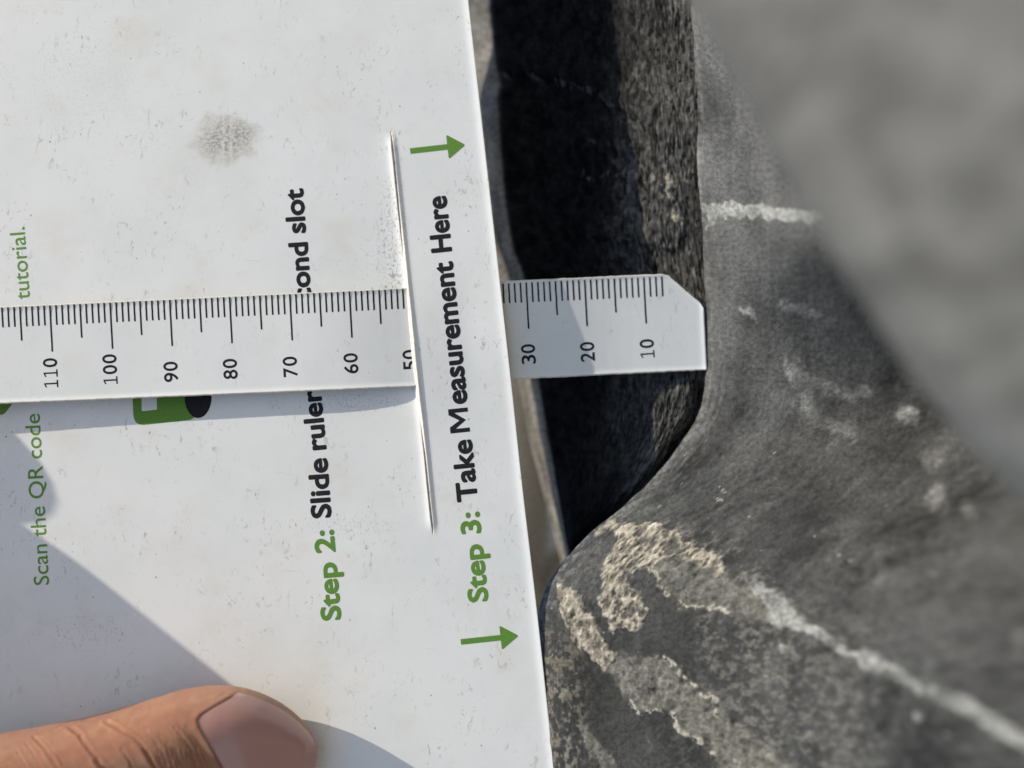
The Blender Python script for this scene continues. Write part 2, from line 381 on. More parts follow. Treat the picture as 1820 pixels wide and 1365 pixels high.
def wallz(px, t, py):
    tn = np.maximum(-t, 0); dip = 10 * sst(185, 70, py) * np.exp(-np.maximum(t, 0) / .12)
    zl = ztop - dip - 20 * tn ** 1.25 - 1.0 * (1 - np.sqrt(np.clip(1 - (-t) ** 2, 0, 1)))
    zr = ztop - dip + lin([(0, 0), (.25, 6), (.5, 12.5), (.7, 19), (.8, 21.3), (.9, 22.6), (1, 23.5)], t)
    zr = zr - 4.6 * np.exp(-((py - 440) / 175.) ** 2) * sst(.55, .85, t)
    zlow = lin([(900, -30.5), (960, -30), (1060, -20), (1130, -12), (1165, -8.6), (1300, -7)], px) - 4.5 * sst(crest(py) - 26, crest(py) + 2, px)
    zr = zr + (np.minimum(zlow, zr + 8) - zr) * sst(650, 700, py) * sst(.0, .2, t)
    return np.where(t < 0, zl, zr)
zb = wallz(PXb, tt, PYb)
zb = sum(np.roll(zb, k, 1) if k == 0 else np.concatenate([zb[:, :1]] * abs(k) + [zb[:, :-k]], 1) if k > 0 else np.concatenate([zb[:, -k:]] + [zb[:, -1:]] * abs(k), 1) for k in (-4, -2, 0, 2, 4)) / 5
sh = PXb.shape
crk = fsum(sh, 2.4, 7, 61, 2); crack = np.exp(-(crk / (.30 + .1 * field(sh, 9, 9, 66))) ** 2); pit = field(sh, 2, 2.4, 65); big = field(sh, 26, 30, 67); g3 = fsum(sh, 3, 3, 68, 3)
zone = sst(1010, 1110, PXb + 12 * big) * sst(-.05, .05, tt)
qx, qy = PXb + 3 * g3, PYb + 3 * fsum(sh, 3, 3, 71, 3)
relb = zone * (-.20 * crack + .06 * pit * (1 - crack)) + .05 * g3 * (tt > 0) + .04 * fsum(sh, 5, 5, 75, 2)
def ln(p, wd, s=3): return sst(wd + s, wd - s, polyline_d(qx, qy, p))
seams = np.maximum.reduce([ln([(885, 137), (940, 138), (1000, 145), (1050, 160), (1090, 185), (1130, 210)], 2.5), ln([(1035, 305), (1060, 318), (1100, 305), (1150, 312), (1190, 350), (1215, 395)], 3),
    ln([(1100, 425), (1150, 430), (1200, 440), (1215, 400)], 3), ln([(1100, 450), (1140, 462), (1160, 490)], 1.5)])
relb += .30 * seams
for pp, am in (([(860, 135), (940, 138), (1000, 145), (1050, 160), (1090, 185), (1130, 210), (1160, 250)], 1.1), ([(900, 345), (1000, 318), (1060, 312), (1110, 305), (1150, 315), (1190, 350), (1215, 395)], -.9), ([(1000, 430), (1100, 427), (1150, 432), (1200, 440)], .8)):
    ys_ = smoothlin(pp, qx, 12); relb += am * sst(-5, 9, ys_ - qy) * sst(70, 0, np.abs(ys_ - qy - 5)) * sst(pp[0][0], pp[0][0] + 60, qx) * sst(pp[-1][0] + 5, pp[-1][0] - 40, qx)
relb += .5 * sst(1060, 1190, PXb) * ln([(1150, 290), (1190, 330), (1205, 400), (1200, 430)], 8, 20)
vb = P(PXb, PYb, zb + 0 * relb)
gx = np.gradient(vb, axis=1); gy = np.gradient(vb, axis=0)
nb = np.cross(gy, gx); nb /= np.linalg.norm(nb, axis=-1, keepdims=True) + 1e-9; nb *= np.sign(nb[..., 2:3])
vb = vb + nb * relb[..., None]
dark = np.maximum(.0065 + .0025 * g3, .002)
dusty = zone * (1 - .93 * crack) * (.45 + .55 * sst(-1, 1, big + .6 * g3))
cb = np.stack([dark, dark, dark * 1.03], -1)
cb = over(cb, dusty * (.12 + .88 * sst(1060, 1150, PXb)), (.092, .088, .080), .25 * pit)  # dust colour kept to the sunlit foot, fading out on the shaded side
cb = over(cb, seams * sst(-.4, .8, g3) * .55, (.13, .13, .135))
cb = over(cb, np.maximum.reduce([ln([(1168, 318), (1190, 350), (1212, 392)], 5, 8), ln([(1185, 305), (1200, 330)], 5, 10)]) * sst(-.2, .6, g3), (.36, .33, .27))
cb = over(cb, ln([(1201, 380), (1206, 392)], 2, 2), (.6, .5, .3))
for (x, y, rr) in ((1100, 262, 10), (1096, 288, 9), (1052, 254, 6)):
    e = np.hypot(qx - x, (qy - y) * 1.2) / rr; cb = over(cb, .35 * sst(1.2, .8, e) * sst(.3, .9, e + .3), (.12, .11, .10))
mtop = sst(.02, -.06, tt)
stk = fsum(sh, 3, 22, 77, 3)
cb = over(cb, mtop, (.19, .172, .14), .28 * stk)
gtop = mtop * sst(250, 180, PYb)
cb = over(cb, gtop * .85, (.15, .148, .14), .2 * g3)
cb = np.clip(cb, .002, .5)
base = vb[:, 0, :]; skirt = []
for dz in (1, 3, 8, 18, 40):
    s = base.copy(); s[:, 2] -= dz * 1.2; s[:, 0] += .8 * dz; skirt.append(s)
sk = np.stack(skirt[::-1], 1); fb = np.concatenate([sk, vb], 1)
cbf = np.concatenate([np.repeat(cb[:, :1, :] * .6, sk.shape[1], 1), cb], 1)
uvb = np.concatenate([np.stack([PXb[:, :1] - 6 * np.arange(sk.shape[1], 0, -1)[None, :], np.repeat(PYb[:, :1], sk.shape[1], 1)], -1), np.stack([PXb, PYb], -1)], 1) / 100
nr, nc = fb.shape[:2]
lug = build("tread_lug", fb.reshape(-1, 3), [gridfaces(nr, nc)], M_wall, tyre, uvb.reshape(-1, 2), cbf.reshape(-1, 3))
lug['label'] = "black shaded lug behind the ruler with a cracked dusty foot coloured paler where sunlit and tan top edge"

# ---- the out-of-focus lug towards the viewer
NL = [(-300, 1075), (0, 1225), (100, 1282), (200, 1338), (300, 1392), (400, 1448), (500, 1508), (600, 1575), (700, 1645), (800, 1728), (900, 1822), (1000, 1930), (1200, 2130)]
py3 = np.arange(-280, 1150, 9.0); b3 = np.concatenate([[0, .004, .01, .02, .035, .055, .08], np.linspace(.11, 1, 60)])
PY3, B3 = np.meshgrid(py3, b3, indexing='ij')
e3 = smoothlin(NL, PY3, 20) ; PX3 = e3 + B3 * 1100
z3 = 103 + 16 * np.sqrt(np.clip(1 - (1 - np.minimum(B3 / .09, 1)) ** 2, 0, 1)) - 16 + 20 * B3
sh3 = PX3.shape
z3 = z3 + .05 * field(sh3, 5, 5, 81) - .4 * sst(.12, .2, B3) * sst(.34, .24, B3)
v3 = P(PX3, PY3, z3)
c3 = .178 + .012 * field(sh3, 6, 8, 83) + .006 * field(sh3, 3, 4, 84)
c3 += .02 * sst(.16, .05, B3)
c3 = np.stack([c3 * 1.02, c3, c3 * .90], -1)
skirt = []
for dz in (1, 3, 7, 14, 26, 40, 60):
    s = v3[:, 0, :].copy(); s[:, 2] -= dz * .75; s[:, 0] += dz * .75; skirt.append(s)
sk = np.stack(skirt[::-1], 1); f3 = np.concatenate([sk, v3], 1)
cf3 = np.concatenate([np.repeat(c3[:, :1], sk.shape[1], 1), c3], 1)
uv3 = f3[..., :2] / 9.4
nr, nc = f3.shape[:2]
nl = build("tread_lug", f3.reshape(-1, 3), [gridfaces(nr, nc)], M_near, tyre, uv3.reshape(-1, 2), cf3.reshape(-1, 3))
nl['label'] = "pale grey lug nearest the lens, far out of focus"

# ---- the next lug further round the tyre, seen blurred in the gap beside the card
def block(cx, cy, cz, sx, sy, sz, n=14, rnd=.35):
    """rounded block with gentle unevenness"""
    th = np.linspace(0, 2 * math.pi, 4 * n, endpoint=False); ph = np.linspace(-math.pi / 2, math.pi / 2, 2 * n)
    TH, PH = np.meshgrid(th, ph)
    f = lambda t, e: np.sign(t) * np.abs(t) ** e
    x = f(np.cos(PH), rnd) * f(np.cos(TH), rnd); y = f(np.cos(PH), rnd) * f(np.sin(TH), rnd); z = f(np.sin(PH), rnd)
    v = np.stack([cx + sx * x, cy + sy * y, cz + sz * z], -1)
    nr, nc = TH.shape
    i = np.arange(nr * nc).reshape(nr, nc); j = np.roll(i, -1, 1)
    q = np.stack([i[:-1], j[:-1], j[1:], i[1:]], -1).reshape(-1, 4)
    return v.reshape(-1, 3), q
v_, q_ = block(22, -20, -92, 24, 78, 22)
c_ = np.repeat(np.array([[.10, .092, .078]]), len(v_), 0) * (1 + .25 * np.sin(v_[:, 1:2] * .6 + .3 * v_[:, 0:1]))
sky_stripe = np.exp(-((v_[:, 1] + 35) / 3) ** 2)[:, None]; c_ = c_ * (1 - sky_stripe) + np.array([[.34, .37, .42]]) * sky_stripe  # pale blue band paints a sky highlight onto the lug
fl = build("tread_lug", v_, [q_], M_wall, tyre, v_[:, :2] / 9.4, c_)
fl['label'] = "blurred brownish lug further round the tyre, seen past the card edge"

# ================================================================ the card
card = empty("gauge_card", "white plastic tread depth card with green and black printing, held on edge against the tyre", "gauge card")
def XR(py): return smoothlin([(-200, 811), (0, 832.5), (200, 855), (480, 886.5), (670, 908), (860, 928), (1078, 954), (1365, 985), (1600, 1011)], py, 25)
def XS(py): return smoothlin([(-300, 640), (235, 695), (470, 720), (600, 733), (690, 742), (800, 755), (950, 770), (1600, 838)], py, 15)
CT = .45
def G(py): return np.exp(-((py - 600) / 135.) ** 2)
def slotw(py): return sst(233, 262, py) * sst(953, 925, py)
def h_left(px, py):
    d = np.maximum(XS(py) - px, 0)
    return -.75 * G(py) * np.exp(-(d / 170.) ** 1.2) + .30 * slotw(py) * np.exp(-(d / 7.) ** 2) + .12 * slotw(py) * np.exp(-(d / 18.) ** 2)
def h_strip(px, py):
    d = np.maximum(px - XS(py), 0); e = np.maximum(XR(py) - px, 0)
    return 1.05 * G(py) * np.exp(-(d / 125.) ** 1.3) + .34 * slotw(py) * np.exp(-(d / 6.) ** 2) + .28 * np.exp(-(e / 8.) ** 1.5) + .40 * G(py) * sst(90, 165, d)
def h_card(px, py):
    s = px > XS(py); return np.where(s, h_strip(px, py), h_left(px, py))
rows = np.arange(-700, 1900, 12.0)
rows = np.unique(np.concatenate([rows[rows < -80], np.arange(-80, 1460, 4.0), rows[rows > 1460]]))
offL = -np.unique(np.concatenate([np.linspace(0, 24, 13), np.linspace(24, 400, 60), np.linspace(400, 1000, 40)]))[::-1]   # px left of slot
PYc = np.repeat(rows[:, None], len(offL), 1)
gap = (slotw(rows) * 3.0)[:, None]
rag = (np.random.default_rng(5).standard_normal(len(rows)))
rag = np.convolve(rag, np.hanning(15) / 4, 'same')[:, None] * .45
leftEdge = -75.0 - .07 * 0
PXL = XS(PYc) + offL[None, :] * (XS(PYc) - leftEdge) / 1000.0 * 1.0
PXL = np.where(offL[None, :] > -400, XS(PYc) + offL[None, :], XS(PYc) - 400 + (offL[None, :] + 400) / 600 * (XS(PYc) - 400 - leftEdge))
PXL = PXL + np.where(offL[None, :] > -30, (gap * -.5 + rag * slotw(rows)[:, None]) * (1 + offL[None, :] / 30), 0)
fr = np.concatenate([np.linspace(0, .16, 14), np.linspace(.19, .86, 22), np.linspace(.88, 1, 16)])
PYs = np.repeat(rows[:, None], len(fr), 1)
PXS = XS(PYs) + fr[None, :] * (XR(PYs) - XS(PYs))
PXS = PXS + np.where(fr[None, :] < .16, (gap * .5 + rag * .6 * slotw(rows)[:, None]) * (1 - fr[None, :] / .16), 0)
vl = at_card(PXL, PYc, h_left(PXL, PYc)); vs = at_card(PXS, PYs, h_strip(PXS, PYs))
vlb = at_card(PXL, PYc, h_left(PXL, PYc) - CT); vsb = at_card(PXS, PYs, h_strip(PXS, PYs) - CT)
def px_keep(a, ref, dz):   # underside directly below the top (no sideways shift)
    b = ref.copy(); b[..., 2] -= dz; return b
vlb = px_keep(None, vl, CT); vsb = px_keep(None, vs, CT)
sl_ = slotw(rows)
vsb[:, 0, 0] -= .62 * sl_; vsb[:, 1, 0] -= .5 * sl_; vlb[:, -1, 0] -= .5 * sl_; vlb[:, -2, 0] -= .3 * sl_; vsb[:, 0, 2] -= .25 * sl_; vsb[:, 1, 2] -= .2 * sl_
nR, nL, nS = len(rows), len(offL), len(fr)
closed = slotw(rows) < .02
iL = np.arange(nR * nL).reshape(nR, nL); iS = np.arange(nR * nS).reshape(nR, nS) + nR * nL
iS[closed, 0] = iL[closed, -1]
NT = nR * nL + nR * nS
def qf(i): return np.stack([i[:-1, :-1], i[1:, :-1], i[1:, 1:], i[:-1, 1:]], -1).reshape(-1, 4)
topf = np.concatenate([qf(iL), qf(iS)])
botf = topf[:, ::-1] + NT
V = np.concatenate([vl.reshape(-1, 3), vs.reshape(-1, 3), vlb.reshape(-1, 3), vsb.reshape(-1, 3)])
UVc = np.concatenate([np.stack([PXL, PYc], -1).reshape(-1, 2), np.stack([PXS, PYs], -1).reshape(-1, 2)] * 2) / 100
def wall(a, flip=False):
    q = np.stack([a[:-1], a[1:], a[1:] + NT, a[:-1] + NT], -1); return q[:, ::-1] if flip else q
op = ~(closed[:-1] & closed[1:])
wl = wall(iL[:, -1])[op]; ws = wall(iS[:, 0], True)[op]; wr = wall(iS[:, -1])
w0 = wall(iL[:, 0], True); wt = wall(np.concatenate([iL[0], iS[0, 1:]])); wb = wall(np.concatenate([iL[-1], iS[-1, 1:]]), True)
allf = np.concatenate([topf, botf, wl, ws, wr, w0, wt, wb])
sheet = build("card_sheet", V, [allf], M_card, card, UVc)
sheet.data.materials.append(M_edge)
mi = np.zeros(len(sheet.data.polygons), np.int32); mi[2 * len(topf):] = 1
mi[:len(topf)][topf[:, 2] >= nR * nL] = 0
lastS = np.isin(topf, iS[:, -1]).any(1); mi[:len(topf)][lastS] = 1  # outermost top strip coloured cream, as if brightened by warm sun
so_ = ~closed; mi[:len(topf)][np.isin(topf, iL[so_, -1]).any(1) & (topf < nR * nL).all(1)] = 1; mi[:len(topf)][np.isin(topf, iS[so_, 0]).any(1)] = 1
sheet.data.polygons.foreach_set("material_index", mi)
smf = np.ones(len(mi), bool); smf[2 * len(topf):] = False; sheet.data.polygons.foreach_set("use_smooth", smf)

# ================================================================ printing
def glyphs(txt, offset):
    cu = bpy.data.curves.new("t", 'FONT'); cu.body = txt; cu.size = 1; cu.offset = offset; cu.resolution_u = 5
    o = bpy.data.objects.new("t", cu); COL.objects.link(o)
    dg = bpy.context.evaluated_depsgraph_get(); me = bpy.data.meshes.new_from_object(o.evaluated_get(dg))
    n = len(me.vertices); c = np.empty(n * 3); me.vertices.foreach_get("co", c); c = c.reshape(-1, 3)[:, :2]
    f = [tuple(p.vertices) for p in me.polygons]
    bpy.data.objects.remove(o); bpy.data.meshes.remove(me); bpy.data.curves.remove(cu)
    return c, f
def digits(txt, offset):
    C, F, x = [], [], 0.
    b0, b1 = capheight(offset); H = b1 - b0
    for ch in txt:
        if ch == '1':
            w = .064 * H
            q = [(.30, 0), (.30 + 2 * w, 0), (.30 + 2 * w, H), (.30, H)], [(.10, 0), (.56, 0), (.56, .10 * H), (.10, .10 * H)], [(.12, .80 * H), (.31, .90 * H), (.31, H), (.12, .90 * H)]
            c = np.array([p for s_ in q for p in s_], float); c[:, 0] *= 1.0
            c = c * [H, 1]; f = [tuple(range(4 * k, 4 * k + 4)) for k in range(3)]
            c[:, 1] += b0; pitch = .66 * H
        else:
            c, f = glyphs(ch, offset); c = c.copy(); c[:, 0] -= c[:, 0].min(); w = c[:, 0].max()
            c[:, 0] *= .56 * H / w; c[:, 0] += .05 * H; pitch = .66 * H
        c[:, 0] += x; F += [tuple(i + sum(len(k) for k in C) for i in t) for t in f]; C.append(c); x += pitch + .0 * H
    return np.concatenate(C), F
_cap = {}
def capheight(offset):
    if offset not in _cap: c, f = glyphs("H", offset); _cap[offset] = (c[:, 1].min(), c[:, 1].max())
    return _cap[offset]
def printed(txt, A, B, cap, offset, mat, parent, hf, name="lettering", lift=.022, label=None, srf=at_card):
    """A, B photo pixels of the baseline's ends; cap = height of a capital in pixels"""
    bold = 0
    if offset > .02: bold, offset = .032, .003
    c, f = glyphs(txt, offset) if name != "numeral" else digits(txt, offset); b0, b1 = capheight(offset)
    if txt == "M":
        bold = 0; H = b1 - b0; W = 1.22 * H; s_ = .21 * H
        c = np.array([(0, 0), (s_, 0), (s_, H), (0, H), (W - s_, 0), (W, 0), (W, H), (W - s_, H), (0, H), (.30 * H, H), (W / 2, .48 * H), (W / 2, .14 * H),
                      (W, H), (W - .30 * H, H), (W / 2, .48 * H), (W / 2, .14 * H)], float); c[:, 1] += b0
        f = [(0, 1, 2, 3), (4, 5, 6, 7), (8, 11, 10, 9), (12, 13, 14, 15)]
    A = np.array(A, float); B = np.array(B, float); d = B - A
    up = np.array([d[1], -d[0]]); up /= np.linalg.norm(up)
    u = (c[:, 0] - c[:, 0].min()) / (c[:, 0].max() - c[:, 0].min()); w_ = (c[:, 1] - b0) / (b1 - b0) * cap
    p = A + u[:, None] * d + w_[:, None] * up
    v = srf(p[:, 0], p[:, 1], hf(p[:, 0], p[:, 1]) + lift)
    if bold:      # heavier strokes: the glyph printed eight times, each a hair to the side
        vs_, fs_, ps_ = [], [], []
        bb = bold / (b1 - b0) * cap; c0 = p.mean(0)
        for k in range(8):
            a_ = k * math.pi / 4; pk = c0 + (p - c0) * .985 + bb * np.array([math.cos(a_), math.sin(a_)])
            vs_.append(srf(pk[:, 0], pk[:, 1], hf(pk[:, 0], pk[:, 1]) + lift + k * .0012)); ps_.append(pk)
            fs_ += [tuple(x + k * len(p) for x in q) for q in f]
        v = np.concatenate(vs_); p = np.concatenate(ps_); f = fs_
    by = {}
    for q in f: by.setdefault(len(q), []).append(q)
    o = build(name, v, [np.array(x) for x in by.values()], mat, parent, p / 100, smooth=False)
    if label: o['label'] = label
    return o
BO = .028; TO = .004
printed("Step 3:", (867.5, 1068), (851, 909), 34, BO, M_green, card, h_card, label="bold green lettering Step 3:")
printed("Take", (848.5, 889), (837.5, 781), 35, BO, M_black, card, h_card, label="bold black lettering Take")
printed("M", (835.5, 767), (831, 724), 35, BO, M_black, card, h_card, label="bold black capital M of Measurement")
printed("easurement", (830.5, 717), (803.5, 463), 35, BO, M_black, card, h_card, label="bold black lettering easurement, the rest of the word Measurement")
printed("Here", (802.5, 446), (792.5, 348), 35, BO, M_black, card, h_card, label="bold black lettering Here")
printed("Step 2:", (606, 1101), (592, 941), 34, BO, M_green, card, h_card, label="bold green lettering Step 2:")
printed("Slide", (588.5, 919), (581, 814), 34, BO, M_black, card, h_card, label="bold black lettering Slide")
printed("ruler", (579.5, 798), (569.5, 692), 34, BO, M_black, card, h_card, label="bold black lettering ruler, partly under the ruler")
printed("second", (555.5, 578), (546, 430), 33, BO, M_black, card, h_card, label="bold black lettering second, half under the ruler")
printed("slot", (543, 413), (538, 335), 33, BO, M_black, card, h_card, label="bold black lettering slot")
printed("Scan the QR code", (87.5, 1039), (70.5, 735), 27, TO, M_green_thin, card, h_card, label="thin green lettering Scan the QR code")
printed("tutorial.", (53.5, 531), (43.5, 403), 27, TO, M_green_thin, card, h_card, label="thin green lettering tutorial.")

def sheetpoly(name, pts, mat, parent, hf, lift, label=None, close=True):
    p = np.array(pts, float); n = len(p); c = p.mean(0)
    q = np.concatenate([p, [c]]); v = at_card(q[:, 0], q[:, 1], hf(q[:, 0], q[:, 1]) + lift)
    f = np.array([(i, (i + 1) % n, n) for i in range(n)])
    o = build(name, v, [f], mat, parent, q / 100, smooth=False)
    if label: o['label'] = label
    return o
def rounded(pts, r, n=5):
    out = []; m_ = len(pts)
    for i in range(m_):
        a, b, c = (np.array(pts[(i + k - 1) % m_], float) for k in range(3))
        u = (a - b) / np.linalg.norm(a - b); w_ = (c - b) / np.linalg.norm(c - b)
        rr = min(r, np.linalg.norm(a - b) / 2.1, np.linalg.norm(c - b) / 2.1)
        for t in np.linspace(0, 1, n): out.append(tuple((1 - t) ** 2 * (b + u * rr) + 2 * t * (1 - t) * b + t * t * (b + w_ * rr)))
    return out
def arrow(tail, tip, label):
    tail = np.array(tail, float); tip = np.array(tip, float); d = tip - tail; L = np.linalg.norm(d); d /= L; n = np.array([-d[1], d[0]])
    hb = L - 31
    shaft = rounded([tail - n * 5, tail + n * 5, tail + d * (hb + 3) + n * 5, tail + d * (hb + 3) - n * 5], 1)
    head = rounded([tail + d * hb - n * 22, tail + d * hb + n * 22, tip + d * 1.5], 4)
    a = np.array(shaft); b = np.array(head); v = []
    ca, cb_ = a.mean(0), b.mean(0)
    q = np.concatenate([a, [ca], b, [cb_]]); v = at_card(q[:, 0], q[:, 1], h_card(q[:, 0], q[:, 1]) + .022)
    v[len(a) + 1:, 2] += .004
    na, nb_ = len(a), len(b)
    f = [(i, (i + 1) % na, na) for i in range(na)] + [(na + 1 + i, na + 1 + (i + 1) % nb_, na + 1 + nb_) for i in range(nb_)]
    o = build("arrow", v, [np.array(f)], M_green, card, q / 100, smooth=False); o['label'] = label
arrow((729, 268.5), (826, 257.5), "green printed arrow at the upper end of the slot")
arrow((819, 1141), (920.5, 1130), "green printed arrow at the lower end of the slot")
# emblem half hidden under the ruler
em = sheetpoly("emblem", rounded([(232, 640), (238, 757), (352, 745), (346, 640)], 20, 7), M_green, card, h_card, .02, "green rounded emblem with a white square and a black wheel, half under the ruler")
sheetpoly("emblem_window", rounded([(250, 640), (252, 731), (279, 728), (277, 640)], 2), M_white_ink, em, h_card, .03)
th = np.linspace(0, 2 * math.pi, 28, endpoint=False)
sheetpoly("emblem_wheel", [(352 + 24 * math.cos(t), 706 + 37 * math.sin(t)) for t in th], M_black, em, h_card, .034)
sheetpoly("emblem", rounded([(-40, 690), (20, 690), (23, 716), (8, 736), (-40, 746)], 6), M_green, card, h_card, .02, "green printed corner at the left edge of the frame under the ruler")

# ================================================================ the ruler
ruler = empty("ruler", "white plastic millimetre ruler slid through the slot, its clipped tip touching the groove floor", "ruler")
RTOP = [(-700, 578), (0, 545), (740, 510.5), (895, 499.5), (1178, 487), (1190, 490), (1247, 538), (1251, 545), (1262, 560)]
RBOT = [(-700, 750), (0, 717), (740, 686.5), (912, 673.5), (1262, 656.5)]
RT = .55
def h_rul(px):
    return smoothlin([(-700, 3.4), (-200, 3.0), (200, 2.3), (560, 1.95), (660, 1.35), (735, .45), (800, -.05), (900, -1.7), (1000, -4.0), (1080, -5.5), (1260, -6.9)], px, 22)
gx_ = np.concatenate([np.arange(-620, 0, 20.), np.arange(0, 1170, 4.), np.arange(1170, 1255.1, 2.2)])
gj = np.concatenate([[0, .012, .024, .04, .06, .09], np.linspace(.13, .87, 16), [.91, .94, .96, .976, .988, 1]])
RX, RJ = np.meshgrid(gx_, gj, indexing='ij')
rg = np.random.default_rng(8)
ragt = np.convolve(rg.standard_normal(len(gx_)), [.3, .4, .3], 'same')[:, None] * .4
ragb = np.convolve(rg.standard_normal(len(gx_)), [.3, .4, .3], 'same')[:, None] * .4
yt = lin(RTOP, RX) + ragt; yb = lin(RBOT, RX) + ragb
RY = yt + RJ * (yb - yt)
RXs = RX + (RX > 1170) * (RX - 1170) / 85 * 3.0 * ((RY - 600) / 60)
def hr(px, py):
    yt_, yb_ = lin(RTOP, px), lin(RBOT, px)
    return h_rul(px) + .13 * np.exp(-((py - yt_) / 4.) ** 2) + .16 * np.exp(-((yb_ - py) / 4.5) ** 2) + .15 * np.exp(-((1253 - px) / 5.) ** 2)
def at_ruler(px, py, h): return at_card(px, py, h)
vt = at_card(RXs, RY, hr(RX, RY)); vbm = vt.copy(); vbm[..., 2] -= RT
vbm[:, -1, 1] -= .10; vbm[:, 0, 1] += .06
n1, n2 = RX.shape; NT = n1 * n2
ii = np.arange(NT).reshape(n1, n2)
tf = np.stack([ii[:-1, :-1], ii[:-1, 1:], ii[1:, 1:], ii[1:, :-1]], -1).reshape(-1, 4)
def wl2(a, flip=False):
    q = np.stack([a[:-1], a[1:], a[1:] + NT, a[:-1] + NT], -1); return q[:, ::-1] if flip else q
sf = np.concatenate([wl2(ii[:, 0]), wl2(ii[:, -1], True), wl2(ii[0], True), wl2(ii[-1])])
rb = build("ruler_blade", np.concatenate([vt.reshape(-1, 3), vbm.reshape(-1, 3)]), [np.concatenate([tf, tf[:, ::-1] + NT, sf])], M_ruler, ruler,
           np.concatenate([np.stack([RX + 5000, RY + 700], -1).reshape(-1, 2)] * 2) / 100)
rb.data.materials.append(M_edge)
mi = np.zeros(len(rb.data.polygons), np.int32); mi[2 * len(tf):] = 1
edg = np.isin(tf, np.concatenate([ii[:, 0], ii[:, -1]])).any(1); mi[:len(tf)][edg] = 1; rb.data.polygons.foreach_set("material_index", mi)  # long top edges get the same painted sunlit cream
smf = np.ones(len(mi), bool); smf[2 * len(tf):] = False; rb.data.polygons.foreach_set("use_smooth", smf)
MMPX = [(0, 1251), (10, 1144), (20, 1039), (30, 935), (40, 832), (50, 726.5), (60, 621), (70, 515), (80, 408), (90, 301.5), (100, 195.5), (110, 88.5), (120, -18), (130, -125), (160, -445), (170, -550)]
tv, tq, tuv = [], [], []
for mm in range(7, 171):
    x0 = float(lin(MMPX, mm)); y0 = float(lin(RTOP, x0)) + (4.5 if mm < 50 else 2.0)
    L = 82 if mm % 10 == 0 else 60 if mm % 5 == 0 else 35
    wd = 1.5
    sl = .055
    rr = rg.standard_normal(2) * .25
    for k in range(5):
        t = k / 4 * L; 
        for s in (-wd, wd):
            X = x0 + s + sl * t + rr[k % 2] * .4; Y = y0 + t
            tv.append(at_card(X, Y, hr(np.array(X), np.array(Y)) + .02)); tuv.append((X / 100, Y / 100))
        if k: n_ = len(tv); tq.append((n_ - 4, n_ - 3, n_ - 1, n_ - 2))
gt = build("graduation_marks", np.array(tv), [np.array(tq)], M_tick, ruler, np.array(tuv), smooth=False); gt['label'] = "fine black millimetre marks along one edge"
for mm, cx_, y0, y1 in ((110, 90.5, 688, 636), (100, 196, 682, 629), (90, 304, 678, 642), (80, 409.5, 673, 637), (70, 516, 669, 633), (60, 624, 663, 627), (50, 729, 657, 621),
                       (40, 835, 651, 616), (30, 939.5, 646, 611), (20, 1044.5, 642, 607), (10, 1150.5, 635, 602), (120, -16, 693, 641), (130, -122, 698, 646)):
    printed(str(mm), (cx_ + 13.2, y0), (cx_ + 12 - .03 * (y0 - y1), y1), 25, .012, M_tick, ruler, hr, "numeral", .02, label="black printed number %d" % mm)

# ================================================================ the hand
person = empty("person", "person seen only as a bare thumb pressing the lower left of the white card", "person")
g = N("skin"); uv = g.uv()
at = g.n('ShaderNodeAttribute', attribute_name="Col").outputs['Color']
f = g.noise(uv, 9, 5, .6)
c = g.mix(g.math('MULTIPLY', g.ramp(f, .35, .75), .22), at, (.36, .14, .085))
g.bump(g.math('ADD', g.noise(g.map(uv, rot=.9, sc=(2.4, 1, 1)), 26, 4, .7), g.math('MULTIPLY', g.noise(uv, 60, 3, .7), 1.3)), .00024, .9)
g.fin(c, .36, .6); g.b.inputs['Subsurface Weight'].default_value = .22; g.b.inputs['Subsurface Radius'].default_value = (1., .35, .2); g.b.inputs['Subsurface Scale'].default_value = .0022
M_skin = g.m
g = N("thumbnail"); uv = g.uv(); at = g.n('ShaderNodeAttribute', attribute_name="Col").outputs['Color']
g.bump(g.noise(g.map(uv, rot=.17, sc=(.6, 7, 1)), 5, 3), .00004, .6)
g.fin(at, .16, .65); g.b.inputs['Subsurface Weight'].default_value = .2; g.b.inputs['Subsurface Radius'].default_value = (1., .4, .3); g.b.inputs['Subsurface Scale'].default_value = .0015
M_nail = g.m
TIP = np.array([563., 1330.]); AX = np.array([-1., .176]); AX /= np.linalg.norm(AX); AP = np.array([-AX[1], AX[0]]) * -1   # AP points up the picture
if AP[1] > 0: AP = -AP
WPROF = [(0, 0), (2, 14), (6, 26), (14, 42), (26, 60), (42, 78), (62, 95), (84, 110), (110, 123), (140, 132), (175, 137), (220, 137), (270, 131), (340, 122), (420, 116), (520, 113), (650, 112), (900, 125), (1200, 150)]
HPROF = [(0, 0), (2, .9), (6, 1.7), (14, 2.7), (26, 3.6), (42, 4.5), (62, 5.3), (84, 6.0), (110, 6.6), (140, 7.1), (200, 7.9), (300, 8.6), (450, 9.2), (600, 9.6), (900, 10.5), (1200, 12)]
ZPROF = [(0, 5.2), (20, 5.4), (42, 5.6), (84, 6.3), (140, 7.1), (200, 7.8), (300, 8.5), (450, 9.4), (600, 11), (900, 16), (1200, 21)]
tS = np.concatenate([[0, .3, 1], np.arange(2, 30, 1.6), np.arange(30, 640, 2.0), np.arange(640, 1200, 14)])
thS = np.concatenate([np.linspace(-.35, math.pi * .62, 260), np.linspace(math.pi * .62, 2 * math.pi - .35, 70)[1:-1]])
T2, TH2 = np.meshgrid(tS, thS, indexing='ij')
def prof(p, x): return (lin(p, x) + lin(p, x + np.minimum(8, x * .3)) + lin(p, x - np.minimum(8, x * .3))) / 3
